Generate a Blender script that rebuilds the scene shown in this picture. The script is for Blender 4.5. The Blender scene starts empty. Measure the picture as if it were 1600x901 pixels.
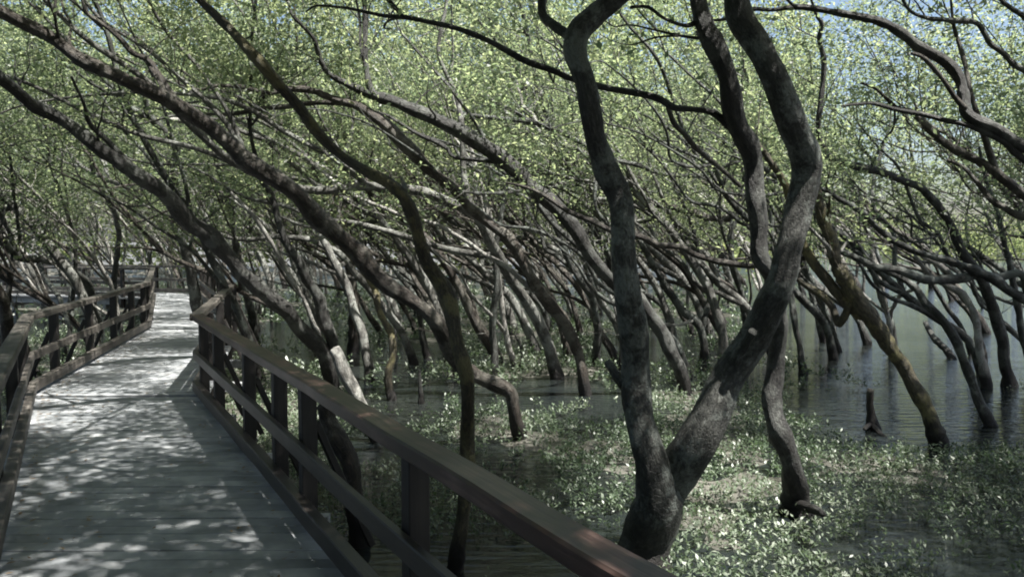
import bpy, math, random
import numpy as np
from mathutils import Vector, Matrix, noise

sc = bpy.context.scene
C = bpy.context.scene.collection
R = math.radians

# ------------------------------------------------------------------ camera, sky, sun, exposure
F, CX, CY = 1250.0, 800.0, 450.5          # focal length and centre of the 1600 px wide photograph
EYE = 1.70
PITCH = math.atan((CY - 375.0) / F)
cam_d = bpy.data.cameras.new("camera")
cam = bpy.data.objects.new("camera", cam_d); C.objects.link(cam)
cam_d.sensor_width = 36.0
cam_d.lens = 36.0 * F / 1600.0
cam_d.clip_start = 0.05; cam_d.clip_end = 3000.0
cam.location = (0, 0, EYE)
cam.rotation_euler = (R(90) - PITCH, 0, 0)
sc.camera = cam

SUN_EL, SUN_AZ = R(65), math.atan2(0.84, -0.42)     # azimuth measured from +Y towards +X
w = bpy.data.worlds.new("World"); sc.world = w; w.use_nodes = True
nt = w.node_tree; nt.nodes.clear()
sky = nt.nodes.new("ShaderNodeTexSky"); sky.sky_type = 'NISHITA'; sky.sun_disc = False
sky.sun_elevation = SUN_EL; sky.sun_rotation = SUN_AZ
sky.air_density = 1.0; sky.dust_density = 2.6; sky.ozone_density = 1.2
bg = nt.nodes.new("ShaderNodeBackground"); bg.inputs[1].default_value = 0.058
wo = nt.nodes.new("ShaderNodeOutputWorld")
nt.links.new(sky.outputs[0], bg.inputs[0]); nt.links.new(bg.outputs[0], wo.inputs[0])

sd = bpy.data.lights.new("sun", 'SUN'); sd.energy = 5.0; sd.angle = R(0.53); sd.color = (1.0, 0.97, 0.91)
sun = bpy.data.objects.new("sun", sd); C.objects.link(sun)
sdir = Vector((math.sin(SUN_AZ) * math.cos(SUN_EL), math.cos(SUN_AZ) * math.cos(SUN_EL), math.sin(SUN_EL)))
sun.rotation_euler = sdir.to_track_quat('Z', 'Y').to_euler()
sun.location = sdir * 50

sc.view_settings.view_transform = 'Standard'
sc.view_settings.look = 'None'
sc.view_settings.gamma = 1.0
sc.view_settings.use_curve_mapping = False
sc.view_settings.exposure = 1.82
sc.render.engine = 'CYCLES'
sc.cycles.max_bounces = 7
sc.cycles.transparent_max_bounces = 4
sc.cycles.diffuse_bounces = 4
sc.cycles.glossy_bounces = 3
sc.cycles.transmission_bounces = 4
sc.cycles.pixel_filter_type = 'BLACKMAN_HARRIS'
sc.cycles.filter_width = 1.9
sc.cycles.use_denoising = True
sc.cycles.sample_clamp_indirect = 6.0
sc.render.use_persistent_data = False

GZ = -0.70                                   # water level below the deck (deck top is z = 0)

# ------------------------------------------------------------------ materials
def newmat(name):
    m = bpy.data.materials.new(name); m.use_nodes = True
    n = m.node_tree.nodes; n.clear()
    out = n.new("ShaderNodeOutputMaterial")
    return m, m.node_tree, out

def N(t, kind, **kw):
    nd = t.nodes.new(kind)
    for k, v in kw.items():
        if k.startswith("i_"):
            key = k[2:].replace("_", " ")
            nd.inputs[key].default_value = v
        else:
            setattr(nd, k, v)
    return nd

def ramp(t, src, stops):
    r = t.nodes.new("ShaderNodeValToRGB")
    el = r.color_ramp.elements
    while len(el) < len(stops): el.new(0.5)
    for e, (p, c) in zip(el, stops):
        e.position = p; e.color = (c[0], c[1], c[2], 1)
    t.links.new(src, r.inputs[0])
    return r

def bark_material(name, dark, mid, light, lichen, tint=None):
    m, t, out = newmat(name)
    L = t.links.new
    at = N(t, "ShaderNodeAttribute", attribute_name="bark")
    mp = N(t, "ShaderNodeMapping"); mp.inputs["Scale"].default_value = (6, 6, 6)
    L(at.outputs["Vector"], mp.inputs[0])
    n1 = N(t, "ShaderNodeTexNoise"); n1.inputs["Scale"].default_value = 2.2; n1.inputs["Detail"].default_value = 7; n1.inputs["Roughness"].default_value = 0.65
    L(mp.outputs[0], n1.inputs["Vector"])
    tc = N(t, "ShaderNodeTexCoord")
    geo = N(t, "ShaderNodeNewGeometry")
    n2 = N(t, "ShaderNodeTexNoise"); n2.inputs["Scale"].default_value = 3.1; n2.inputs["Detail"].default_value = 5; n2.inputs["Roughness"].default_value = 0.7
    L(tc.outputs["Object"], n2.inputs["Vector"])
    r1 = ramp(t, n1.outputs[0], [(0.30, dark), (0.52, mid), (0.75, light)])
    r2 = ramp(t, n2.outputs[0], [(0.49, (0, 0, 0)), (0.57, (1, 1, 1))])
    mix = N(t, "ShaderNodeMix", data_type='RGBA'); L(r2.outputs[0], mix.inputs[0]); L(r1.outputs[0], mix.inputs[6]); mix.inputs[7].default_value = (*lichen, 1)
    sc_ = N(t, "ShaderNodeMath", operation='MULTIPLY'); L(r2.outputs[0], sc_.inputs[0]); sc_.inputs[1].default_value = 0.65; L(sc_.outputs[0], mix.inputs[0])
    # wet black tide mark at the foot of the trunks
    sep = N(t, "ShaderNodeSeparateXYZ"); L(geo.outputs["Position"], sep.inputs[0])
    n3 = N(t, "ShaderNodeTexNoise"); n3.inputs["Scale"].default_value = 2.5; L(geo.outputs["Position"], n3.inputs["Vector"])
    ma = N(t, "ShaderNodeMath", operation='MULTIPLY_ADD'); L(n3.outputs[0], ma.inputs[0]); ma.inputs[1].default_value = -0.5; L(sep.outputs[2], ma.inputs[2])
    mr = N(t, "ShaderNodeMapRange"); mr.inputs[1].default_value = GZ - 0.12; mr.inputs[2].default_value = GZ + 0.10; mr.inputs[3].default_value = 1; mr.inputs[4].default_value = 0
    L(ma.outputs[0], mr.inputs[0])
    mix2 = N(t, "ShaderNodeMix", data_type='RGBA'); L(mr.outputs[0], mix2.inputs[0]); L(mix.outputs[2], mix2.inputs[6]); mix2.inputs[7].default_value = (0.012, 0.010, 0.009, 1)
    p = N(t, "ShaderNodeBsdfPrincipled"); L(mix2.outputs[2], p.inputs["Base Color"])
    p.inputs["Roughness"].default_value = 0.62
    p.inputs["Specular IOR Level"].default_value = 0.45
    mp2 = N(t, "ShaderNodeMapping"); mp2.inputs["Scale"].default_value = (13, 13, 19); L(at.outputs["Vector"], mp2.inputs[0])
    vo = N(t, "ShaderNodeTexVoronoi", feature='DISTANCE_TO_EDGE'); vo.inputs["Scale"].default_value = 1.0
    nd = N(t, "ShaderNodeTexNoise"); nd.inputs["Scale"].default_value = 1.5; nd.inputs["Detail"].default_value = 4; L(mp2.outputs[0], nd.inputs["Vector"])
    va = N(t, "ShaderNodeVectorMath", operation='MULTIPLY_ADD'); L(nd.outputs["Color"], va.inputs[0]); va.inputs[1].default_value = (1.6, 1.6, 1.6); L(mp2.outputs[0], va.inputs[2])
    L(va.outputs[0], vo.inputs["Vector"])
    cr = N(t, "ShaderNodeMapRange"); L(vo.outputs["Distance"], cr.inputs[0]); cr.inputs[1].default_value = 0.0; cr.inputs[2].default_value = 0.13
    ad = N(t, "ShaderNodeMath", operation='MULTIPLY_ADD'); L(cr.outputs[0], ad.inputs[0]); ad.inputs[1].default_value = 0.35; L(n1.outputs[0], ad.inputs[2])
    b = N(t, "ShaderNodeBump"); b.inputs["Strength"].default_value = 0.9; b.inputs["Distance"].default_value = 0.022
    L(ad.outputs[0], b.inputs["Height"]); L(b.outputs[0], p.inputs["Normal"])
    dk = N(t, "ShaderNodeMix", data_type='RGBA', blend_type='MULTIPLY'); dk.inputs[0].default_value = 0.7
    cc = ramp(t, cr.outputs[0], [(0.0, (0.35, 0.33, 0.30)), (0.6, (1, 1, 1))])
    L(mix2.outputs[2], dk.inputs[6]); L(cc.outputs[0], dk.inputs[7]); L(dk.outputs[2], p.inputs["Base Color"])
    L(p.outputs[0], out.inputs[0])
    return m

BARK = bark_material("bark", (0.012, 0.013, 0.011), (0.040, 0.041, 0.036), (0.11, 0.112, 0.10), (0.19, 0.21, 0.19))
BARK_SUNLIT_GREY = bark_material("bark_sunlit_grey", (0.022, 0.022, 0.019), (0.085, 0.083, 0.074), (0.22, 0.215, 0.195), (0.28, 0.29, 0.265))  # paler copy of the bark, its colour suggesting sunlit upper edges
BARK_DARK = bark_material("bark_dark", (0.006, 0.006, 0.0055), (0.021, 0.020, 0.018), (0.060, 0.057, 0.050), (0.10, 0.105, 0.095))
BARK_RED = bark_material("bark_reddish", (0.011, 0.009, 0.007), (0.038, 0.030, 0.023), (0.10, 0.080, 0.063), (0.15, 0.142, 0.12))
BARK_PALE = bark_material("bark_pale_sunlit", (0.09, 0.085, 0.075), (0.26, 0.25, 0.23), (0.50, 0.49, 0.45), (0.50, 0.50, 0.46))  # pale wood whitened further, so the snag looks sunlit
BARK_MOSS = bark_material("bark_mossy", (0.022, 0.019, 0.012), (0.065, 0.056, 0.035), (0.145, 0.125, 0.08), (0.20, 0.18, 0.08))

def leaf_material(name, cols, trans, rough=0.42, tw=0.5, scale=0.5, spec=0.5):
    m, t, out = newmat(name); L = t.links.new
    at = N(t, "ShaderNodeAttribute", attribute_name="shade")
    oi = N(t, "ShaderNodeObjectInfo")
    a = N(t, "ShaderNodeMath", operation='MULTIPLY_ADD'); L(oi.outputs["Random"], a.inputs[0]); a.inputs[1].default_value = 0.34; L(at.outputs["Fac"], a.inputs[2])
    s = N(t, "ShaderNodeMath", operation='MULTIPLY'); L(a.outputs[0], s.inputs[0]); s.inputs[1].default_value = 0.75
    r = ramp(t, s.outputs[0], cols)
    r2 = ramp(t, s.outputs[0], trans)
    p = N(t, "ShaderNodeBsdfPrincipled"); L(r.outputs[0], p.inputs["Base Color"]); p.inputs["Roughness"].default_value = rough
    p.inputs["Specular IOR Level"].default_value = spec
    tr = N(t, "ShaderNodeBsdfTranslucent"); L(r2.outputs[0], tr.inputs[0])
    mx = N(t, "ShaderNodeMixShader"); mx.inputs[0].default_value = tw; L(p.outputs[0], mx.inputs[1]); L(tr.outputs[0], mx.inputs[2])
    L(mx.outputs[0], out.inputs[0])
    return m

LEAF = leaf_material("canopy_leaf",
    [(0.0, (0.045, 0.072, 0.042)), (0.45, (0.10, 0.135, 0.074)), (1.0, (0.19, 0.21, 0.125))],
    [(0.0, (0.16, 0.23, 0.12)), (0.45, (0.35, 0.42, 0.21)), (1.0, (0.58, 0.60, 0.34))], tw=0.60)
LEAF_GROUND = leaf_material("seedling_leaf",
    [(0.0, (0.030, 0.050, 0.028)), (0.35, (0.065, 0.095, 0.055)), (0.65, (0.13, 0.165, 0.11)), (1.0, (0.32, 0.35, 0.28))],
    [(0.0, (0.05, 0.09, 0.04)), (0.5, (0.10, 0.16, 0.065)), (1.0, (0.22, 0.27, 0.14))], rough=0.42, tw=0.32, spec=0.55)
LEAF_FAR = leaf_material("far_leaf",
    [(0.0, (0.05, 0.07, 0.035)), (0.5, (0.085, 0.11, 0.050)), (1.0, (0.13, 0.15, 0.07))],
    [(0.0, (0.14, 0.20, 0.08)), (0.5, (0.27, 0.32, 0.13)), (1.0, (0.42, 0.44, 0.19))], tw=0.6)

def timber(name, dark, mid, light, rough, spec=0.5, bump=0.4, sc_=(1.5, 30, 30)):
    m, t, out = newmat(name); L = t.links.new
    at = N(t, "ShaderNodeAttribute", attribute_name="grain")
    mp = N(t, "ShaderNodeMapping"); mp.inputs["Scale"].default_value = sc_
    L(at.outputs["Vector"], mp.inputs[0])
    n1 = N(t, "ShaderNodeTexNoise"); n1.inputs["Scale"].default_value = 1.0; n1.inputs["Detail"].default_value = 6; n1.inputs["Roughness"].default_value = 0.6
    L(mp.outputs[0], n1.inputs["Vector"])
    geo = N(t, "ShaderNodeNewGeometry")
    n2 = N(t, "ShaderNodeTexNoise"); n2.inputs["Scale"].default_value = 4.0; n2.inputs["Detail"].default_value = 5; L(geo.outputs["Position"], n2.inputs["Vector"])
    av = N(t, "ShaderNodeMath", operation='MULTIPLY_ADD'); L(n2.outputs[0], av.inputs[0]); av.inputs[1].default_value = 0.6
    h = N(t, "ShaderNodeMath", operation='MULTIPLY_ADD'); L(n1.outputs[0], h.inputs[0]); h.inputs[1].default_value = 0.7; h.inputs[2].default_value = -0.15
    L(h.outputs[0], av.inputs[2])
    r = ramp(t, av.outputs[0], [(0.28, dark), (0.50, mid), (0.72, light)])
    p = N(t, "ShaderNodeBsdfPrincipled"); L(r.outputs[0], p.inputs["Base Color"]); p.inputs["Roughness"].default_value = rough
    p.inputs["Specular IOR Level"].default_value = spec
    b = N(t, "ShaderNodeBump"); b.inputs["Strength"].default_value = bump; b.inputs["Distance"].default_value = 0.006
    L(n1.outputs[0], b.inputs["Height"]); L(b.outputs[0], p.inputs["Normal"]); L(p.outputs[0], out.inputs[0])
    return m

RAIL = timber("stained_rail", (0.014, 0.008, 0.0065), (0.042, 0.023, 0.019), (0.15, 0.098, 0.083), 0.34, 0.6)
RAIL_DARK = timber("dark_rail", (0.010, 0.008, 0.007), (0.023, 0.019, 0.017), (0.060, 0.052, 0.047), 0.42, 0.6)
RAIL_GREY = timber("weathered_rail", (0.024, 0.021, 0.018), (0.065, 0.058, 0.050), (0.17, 0.155, 0.138), 0.55)
POST = timber("dark_post", (0.005, 0.0045, 0.004), (0.012, 0.010, 0.009), (0.030, 0.025, 0.022), 0.6)
DECK = timber("bleached_deck", (0.11, 0.118, 0.125), (0.24, 0.252, 0.262), (0.46, 0.465, 0.465), 0.55, 0.5, 0.5)

def mud_material():
    m, t, out = newmat("mud"); L = t.links.new
    geo = N(t, "ShaderNodeNewGeometry")
    n1 = N(t, "ShaderNodeTexNoise"); n1.inputs["Scale"].default_value = 1.3; n1.inputs["Detail"].default_value = 8; n1.inputs["Roughness"].default_value = 0.7; L(geo.outputs["Position"], n1.inputs["Vector"])
    n2 = N(t, "ShaderNodeTexNoise"); n2.inputs["Scale"].default_value = 24; n2.inputs["Detail"].default_value = 5; L(geo.outputs["Position"], n2.inputs["Vector"])
    r = ramp(t, n1.outputs[0], [(0.3, (0.040, 0.038, 0.032)), (0.5, (0.085, 0.082, 0.070)), (0.72, (0.15, 0.143, 0.122))])
    p = N(t, "ShaderNodeBsdfPrincipled"); L(r.outputs[0], p.inputs["Base Color"])
    rr = N(t, "ShaderNodeMapRange"); L(n1.outputs[0], rr.inputs[0]); rr.inputs[1].default_value = 0.35; rr.inputs[2].default_value = 0.6; rr.inputs[3].default_value = 0.22; rr.inputs[4].default_value = 0.6
    L(rr.outputs[0], p.inputs["Roughness"])
    b = N(t, "ShaderNodeBump"); b.inputs["Strength"].default_value = 0.7; b.inputs["Distance"].default_value = 0.03; L(n2.outputs[0], b.inputs["Height"]); L(b.outputs[0], p.inputs["Normal"])
    L(p.outputs[0], out.inputs[0]); return m

def water_material():
    m, t, out = newmat("shallow_water"); L = t.links.new
    geo = N(t, "ShaderNodeNewGeometry")
    mp = N(t, "ShaderNodeMapping"); mp.inputs["Scale"].default_value = (0.7, 3.4, 1.0); L(geo.outputs["Position"], mp.inputs[0])
    n1 = N(t, "ShaderNodeTexNoise"); n1.inputs["Scale"].default_value = 3.2; n1.inputs["Detail"].default_value = 3; L(mp.outputs[0], n1.inputs["Vector"])
    n2 = N(t, "ShaderNodeTexNoise"); n2.inputs["Scale"].default_value = 0.35; n2.inputs["Detail"].default_value = 4; L(geo.outputs["Position"], n2.inputs["Vector"])
    r = ramp(t, n2.outputs[0], [(0.35, (0.008, 0.011, 0.012)), (0.65, (0.018, 0.021, 0.019))])
    p = N(t, "ShaderNodeBsdfPrincipled"); L(r.outputs[0], p.inputs["Base Color"]); p.inputs["Roughness"].default_value = 0.03; p.inputs["IOR"].default_value = 1.33
    p.inputs["Specular IOR Level"].default_value = 0.75
    b = N(t, "ShaderNodeBump"); b.inputs["Strength"].default_value = 0.6; b.inputs["Distance"].default_value = 0.045; L(n1.outputs[0], b.inputs["Height"]); L(b.outputs[0], p.inputs["Normal"])
    L(p.outputs[0], out.inputs[0]); return m

MUD, WATER = mud_material(), water_material()

# ------------------------------------------------------------------ helpers
ROT = Matrix.Rotation(R(90) - PITCH, 3, 'X')
def at(px, py, D):
    """point at forward distance D (world Y) seen at photograph pixel px, py"""
    d = ROT @ Vector(((px - CX) / F, -(py - CY) / F, -1.0))
    k = D / d.y
    return Vector((d.x * k, D, EYE + d.z * k))
def ground_D(py, z=GZ):
    d = ROT @ Vector((0, -(py - CY) / F, -1.0))
    return (z - EYE) / d.z * d.y

def obj(name, mesh, parent=None):
    o = bpy.data.objects.new(name, mesh); C.objects.link(o)
    if parent is not None: o.parent = parent
    return o
def tag(o, label=None, cat=None, group=None, kind=None):
    if label: o["label"] = label
    if cat: o["category"] = cat
    if group: o["group"] = group
    if kind: o["kind"] = kind
    return o
def empty(name, loc=(0, 0, 0)):
    o = bpy.data.objects.new(name, None); o.empty_display_size = 0.2
    C.objects.link(o); o.location = loc; return o

class Geo:
    """collects verts / faces with one vector attribute"""
    def __init__(s): s.v, s.f, s.a, s.n = [], [], [], 0
    def add(s, v, f, a=None):
        b = s.n
        s.v.extend(v); s.f.extend([tuple(i + b for i in q) for q in f]); s.n += len(v)
        s.a.extend(a if a is not None else [(0, 0, 0)] * len(v))
    def mesh(s, name, mat, attr, origin=Vector((0, 0, 0)), smooth=True):
        me = bpy.data.meshes.new(name)
        me.from_pydata([tuple(Vector(p) - origin) for p in s.v], [], s.f)
        A = me.attributes.new(attr, 'FLOAT_VECTOR', 'POINT')
        A.data.foreach_set("vector", np.array(s.a, dtype=np.float32).ravel())
        if smooth: me.polygons.foreach_set("use_smooth", [True] * len(me.polygons))
        me.materials.append(mat); me.update(); return me

def catmull(P, step_fn):
    """P: list of (Vector, radius) -> resampled list"""
    out = []
    n = len(P)
    for i in range(n - 1):
        p0 = P[max(i - 1, 0)]; p1 = P[i]; p2 = P[i + 1]; p3 = P[min(i + 2, n - 1)]
        L = (p2[0] - p1[0]).length
        k = max(1, int(L / step_fn((p1[1] + p2[1]) / 2)))
        for j in range(k):
            t = j / k; t2 = t * t; t3 = t2 * t
            q = 0.5 * ((2 * p1[0]) + (p2[0] - p0[0]) * t + (2 * p0[0] - 5 * p1[0] + 4 * p2[0] - p3[0]) * t2 + (3 * p1[0] - p0[0] - 3 * p2[0] + p3[0]) * t3)
            out.append((q, p1[1] + (p2[1] - p1[1]) * t))
    out.append(P[-1]); return out

def tube(g, P, sides=9, gnarl=0.16, step=1.3, wob=0.0, seed=0.0):
    S = catmull(P, lambda r: max(0.035, r * step))
    if len(S) < 2: return S
    if wob:
        S = [(p + Vector((noise.noise(p * 2.3 + Vector((seed, 0, 0))), noise.noise(p * 2.3 + Vector((0, seed + 7, 0))), noise.noise(p * 2.3 + Vector((0, 0, seed + 13))))) * wob * r if 0 < i < len(S) - 1 else p, r)
             for i, (p, r) in enumerate(S)]
    V, A, Fc = [], [], []
    t0 = (S[1][0] - S[0][0]).normalized()
    u = t0.orthogonal().normalized()
    ln = 0.0
    for i, (p, r) in enumerate(S):
        if i: ln += (p - S[i - 1][0]).length
        t = (S[min(i + 1, len(S) - 1)][0] - S[max(i - 1, 0)][0])
        t = t.normalized() if t.length > 1e-7 else t0
        u = (u - t * u.dot(t)); u = u.normalized() if u.length > 1e-6 else t.orthogonal().normalized()
        v = t.cross(u)
        for j in range(sides):
            a = 2 * math.pi * j / sides
            d = u * math.cos(a) + v * math.sin(a)
            q = p + d * r
            k = 1 + gnarl * noise.noise(Vector((q.x * 2.2 + seed, q.y * 2.2, q.z * 2.2)) * (0.16 / max(r, 0.03)) ** 0.5) + gnarl * 0.6 * noise.noise(Vector((math.cos(a) * 1.6 + seed, math.sin(a) * 1.6, ln * 2.5)))
            if sides > 12: k += 0.05 * noise.noise(q * 9.0) + 0.035 * noise.noise(q * 21.0)
            V.append(p + d * r * k)
            A.append((math.cos(a) * 0.3 + seed, math.sin(a) * 0.3, ln))
    for i in range(len(S) - 1):
        for j in range(sides):
            k = (j + 1) % sides
            Fc.append((i * sides + j, i * sides + k, (i + 1) * sides + k, (i + 1) * sides + j))
    n = len(V)
    for end, i in ((0, 0), (1, len(S) - 1)):
        t = (S[1][0] - S[0][0]).normalized() * -1 if end == 0 else (S[-1][0] - S[-2][0]).normalized()
        V.append(S[i][0] + t * S[i][1] * 0.35); A.append((seed, 0, ln * end))
        for j in range(sides):
            k = (j + 1) % sides
            Fc.append((n, i * sides + k, i * sides + j) if end == 0 else (n + 1, i * sides + j, i * sides + k))
    g.add(V, Fc, A)
    return S

def leaf_mesh(name, pts, mat, rng, L=(0.06, 0.10), W=0.40, origin=Vector((0, 0, 0)), shade_base=None, up=0.0, droop=0.3):
    """pts: (n,3) leaf centres -> mesh of rhombic leaves, each folded slightly along its midrib"""
    pts = np.asarray(pts, dtype=np.float64) - np.array(origin)
    n = len(pts)
    d = rng.normal(size=(n, 3)); d[:, 2] = d[:, 2] * 0.6 - droop + up
    d /= np.linalg.norm(d, axis=1)[:, None]
    s = rng.normal(size=(n, 3)); s[:, 2] *= 0.7
    s = np.cross(d, s); s /= (np.linalg.norm(s, axis=1)[:, None] + 1e-9)
    ln = rng.uniform(L[0], L[1], n)[:, None]; wd = ln * W * rng.uniform(0.8, 1.2, (n, 1))
    nrm = np.cross(d, s)
    V = np.empty((n, 4, 3))
    V[:, 0] = pts - d * ln * 0.5
    V[:, 1] = pts + s * wd * 0.5 - d * ln * 0.05 + nrm * wd * 0.12
    V[:, 2] = pts + d * ln * 0.5 - nrm * ln * 0.06
    V[:, 3] = pts - s * wd * 0.5 - d * ln * 0.05 + nrm * wd * 0.12
    me = bpy.data.meshes.new(name)
    me.vertices.add(4 * n); me.vertices.foreach_set("co", V.astype(np.float32).ravel())
    me.loops.add(4 * n); me.loops.foreach_set("vertex_index", np.arange(4 * n, dtype=np.int32))
    me.polygons.add(n); me.polygons.foreach_set("loop_start", np.arange(0, 4 * n, 4, dtype=np.int32))
    me.polygons.foreach_set("loop_total", np.full(n, 4, dtype=np.int32))
    a = me.attributes.new("shade", 'FLOAT', 'FACE')
    sh = rng.uniform(0, 0.75, n)
    if shade_base is not None: sh = sh * 0.6 + shade_base
    a.data.foreach_set("value", sh.astype(np.float32))
    me.materials.append(mat); me.update(calc_edges=True); me.validate(); return me

def boxbar(g, a, b, wid, h, up=Vector((0, 0, 1)), bev=0.006, sag=0.0, seed=0.0):
    """bevelled timber from a to b; width across, height along up"""
    a = Vector(a); b = Vector(b); t = (b - a).normalized()
    s = t.cross(up).normalized(); u = s.cross(t).normalized()
    ln = (b - a).length
    prof = [(-wid/2+bev, -h/2), (wid/2-bev, -h/2), (wid/2, -h/2+bev), (wid/2, h/2-bev), (wid/2-bev, h/2), (-wid/2+bev, h/2), (-wid/2, h/2-bev), (-wid/2, -h/2+bev)]
    n = max(1, int(ln / 0.3)); V, A, Fc = [], [], []
    for i in range(n + 1):
        k = i / n; c = a + (b - a) * k
        jit = Vector((0, 0, 0)) if i in (0, n) else (s * noise.noise(c * 1.7 + Vector((seed, 3, 1))) + u * noise.noise(c * 1.7 + Vector((5, seed, 2)))) * 0.006
        for (x, y) in prof:
            V.append(c + s * x + u * y + jit); A.append((ln * k + seed * 3.7, x + seed, y))
    m = len(prof)
    for i in range(n):
        for j in range(m):
            k = (j + 1) % m
            Fc.append((i*m+j, i*m+k, (i+1)*m+k, (i+1)*m+j))
    Fc.append(tuple(range(m - 1, -1, -1))); Fc.append(tuple(n * m + j for j in range(m)))
    g.add(V, Fc, A)

def fbm(x, y, s, o=0.0):
    return noise.fractal(Vector((x * s + o, y * s, o * 0.37)), 0.9, 2.1, 4)

# ------------------------------------------------------------------ boardwalk layout (plan view)
def xr0(D): return 1.30 - 0.552 * D                     # inner edge of the near right-hand railing
RN = [Vector((xr0(-2.5), -2.5, 0)), Vector((-3.50, 8.70, 0)), Vector((-5.27, 14.9, 0)), Vector((-9.95, 25.2, 0))]
LN = [Vector((-0.42 + 0.552 * 2.5, -2.5, 0)), Vector((-5.20, 8.66, 0)), Vector((-6.93, 15.3, 0)), Vector((-10.4, 23.3, 0))]
END = [Vector((-9.95, 25.2, 0)), Vector((-17.5, 27.2, 0)), Vector((-25.5, 26.6, 0))]   # far side of the leg that turns left
ENDL = [Vector((-10.4, 23.3, 0)), Vector((-17.2, 25.2, 0)), Vector((-25.4, 24.8, 0))]

def on_deck(x, y, m=0.35):
    def seg(A, B, y):
        k = (y - A.y) / (B.y - A.y); return A.x + (B.x - A.x) * k
    for i in range(3):
        if min(LN[i].y, RN[i].y) <= y <= max(LN[i+1].y, RN[i+1].y):
            yl = min(max(y, LN[i].y), LN[i+1].y); yr = min(max(y, RN[i].y), RN[i+1].y)
            if seg(LN[i], LN[i+1], yl) - m < x < seg(RN[i], RN[i+1], yr) + m: return True
    if -26 < x < -9.5 and 22.6 < y < 27.8: return True
    return False

# ------------------------------------------------------------------ ground, water
def build_ground():
    xs = np.concatenate([np.linspace(-900, -60, 14), np.linspace(-50, -14, 37), np.linspace(-13, 16, 146), np.linspace(17, 60, 40), np.linspace(80, 900, 12)])
    ys = np.concatenate([np.linspace(-60, -6, 12), np.linspace(-4, 2, 13), np.linspace(2.2, 20, 120), np.linspace(20.5, 60, 60), np.linspace(70, 1200, 16)])
    V, Fc = [], []
    for y in ys:
        for x in xs:
            h = fbm(x, y, 0.45, 3.1) * 0.10 + fbm(x, y, 1.9, 9.0) * 0.028 - 0.028
            if y > 9 and x > 0.30 * y - 0.2: h -= min(0.28, 0.05 * (x - 0.30 * y) + 0.04 * (y - 9))   # channel on the right
            if y > 55: h += 0.25 if x < 10 else -0.3
            V.append((x, y, GZ + h))
    nx = len(xs)
    for j in range(len(ys) - 1):
        for i in range(nx - 1):
            Fc.append((j*nx+i, j*nx+i+1, (j+1)*nx+i+1, (j+1)*nx+i))
    me = bpy.data.meshes.new("mud"); me.from_pydata(V, [], Fc)
    me.polygons.foreach_set("use_smooth", [True] * len(me.polygons)); me.materials.append(MUD); me.update()
    tag(obj("ground", me), kind="structure")
    me = bpy.data.meshes.new("water"); me.from_pydata([(-900, -60, GZ), (900, -60, GZ), (900, 1200, GZ), (-900, 1200, GZ)], [], [(0, 1, 2, 3)])
    me.materials.append(WATER); me.update()
    tag(obj("water", me), kind="structure")
build_ground()

def mound_mask(x, y):
    return fbm(x, y, 0.45, 3.1)

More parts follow.
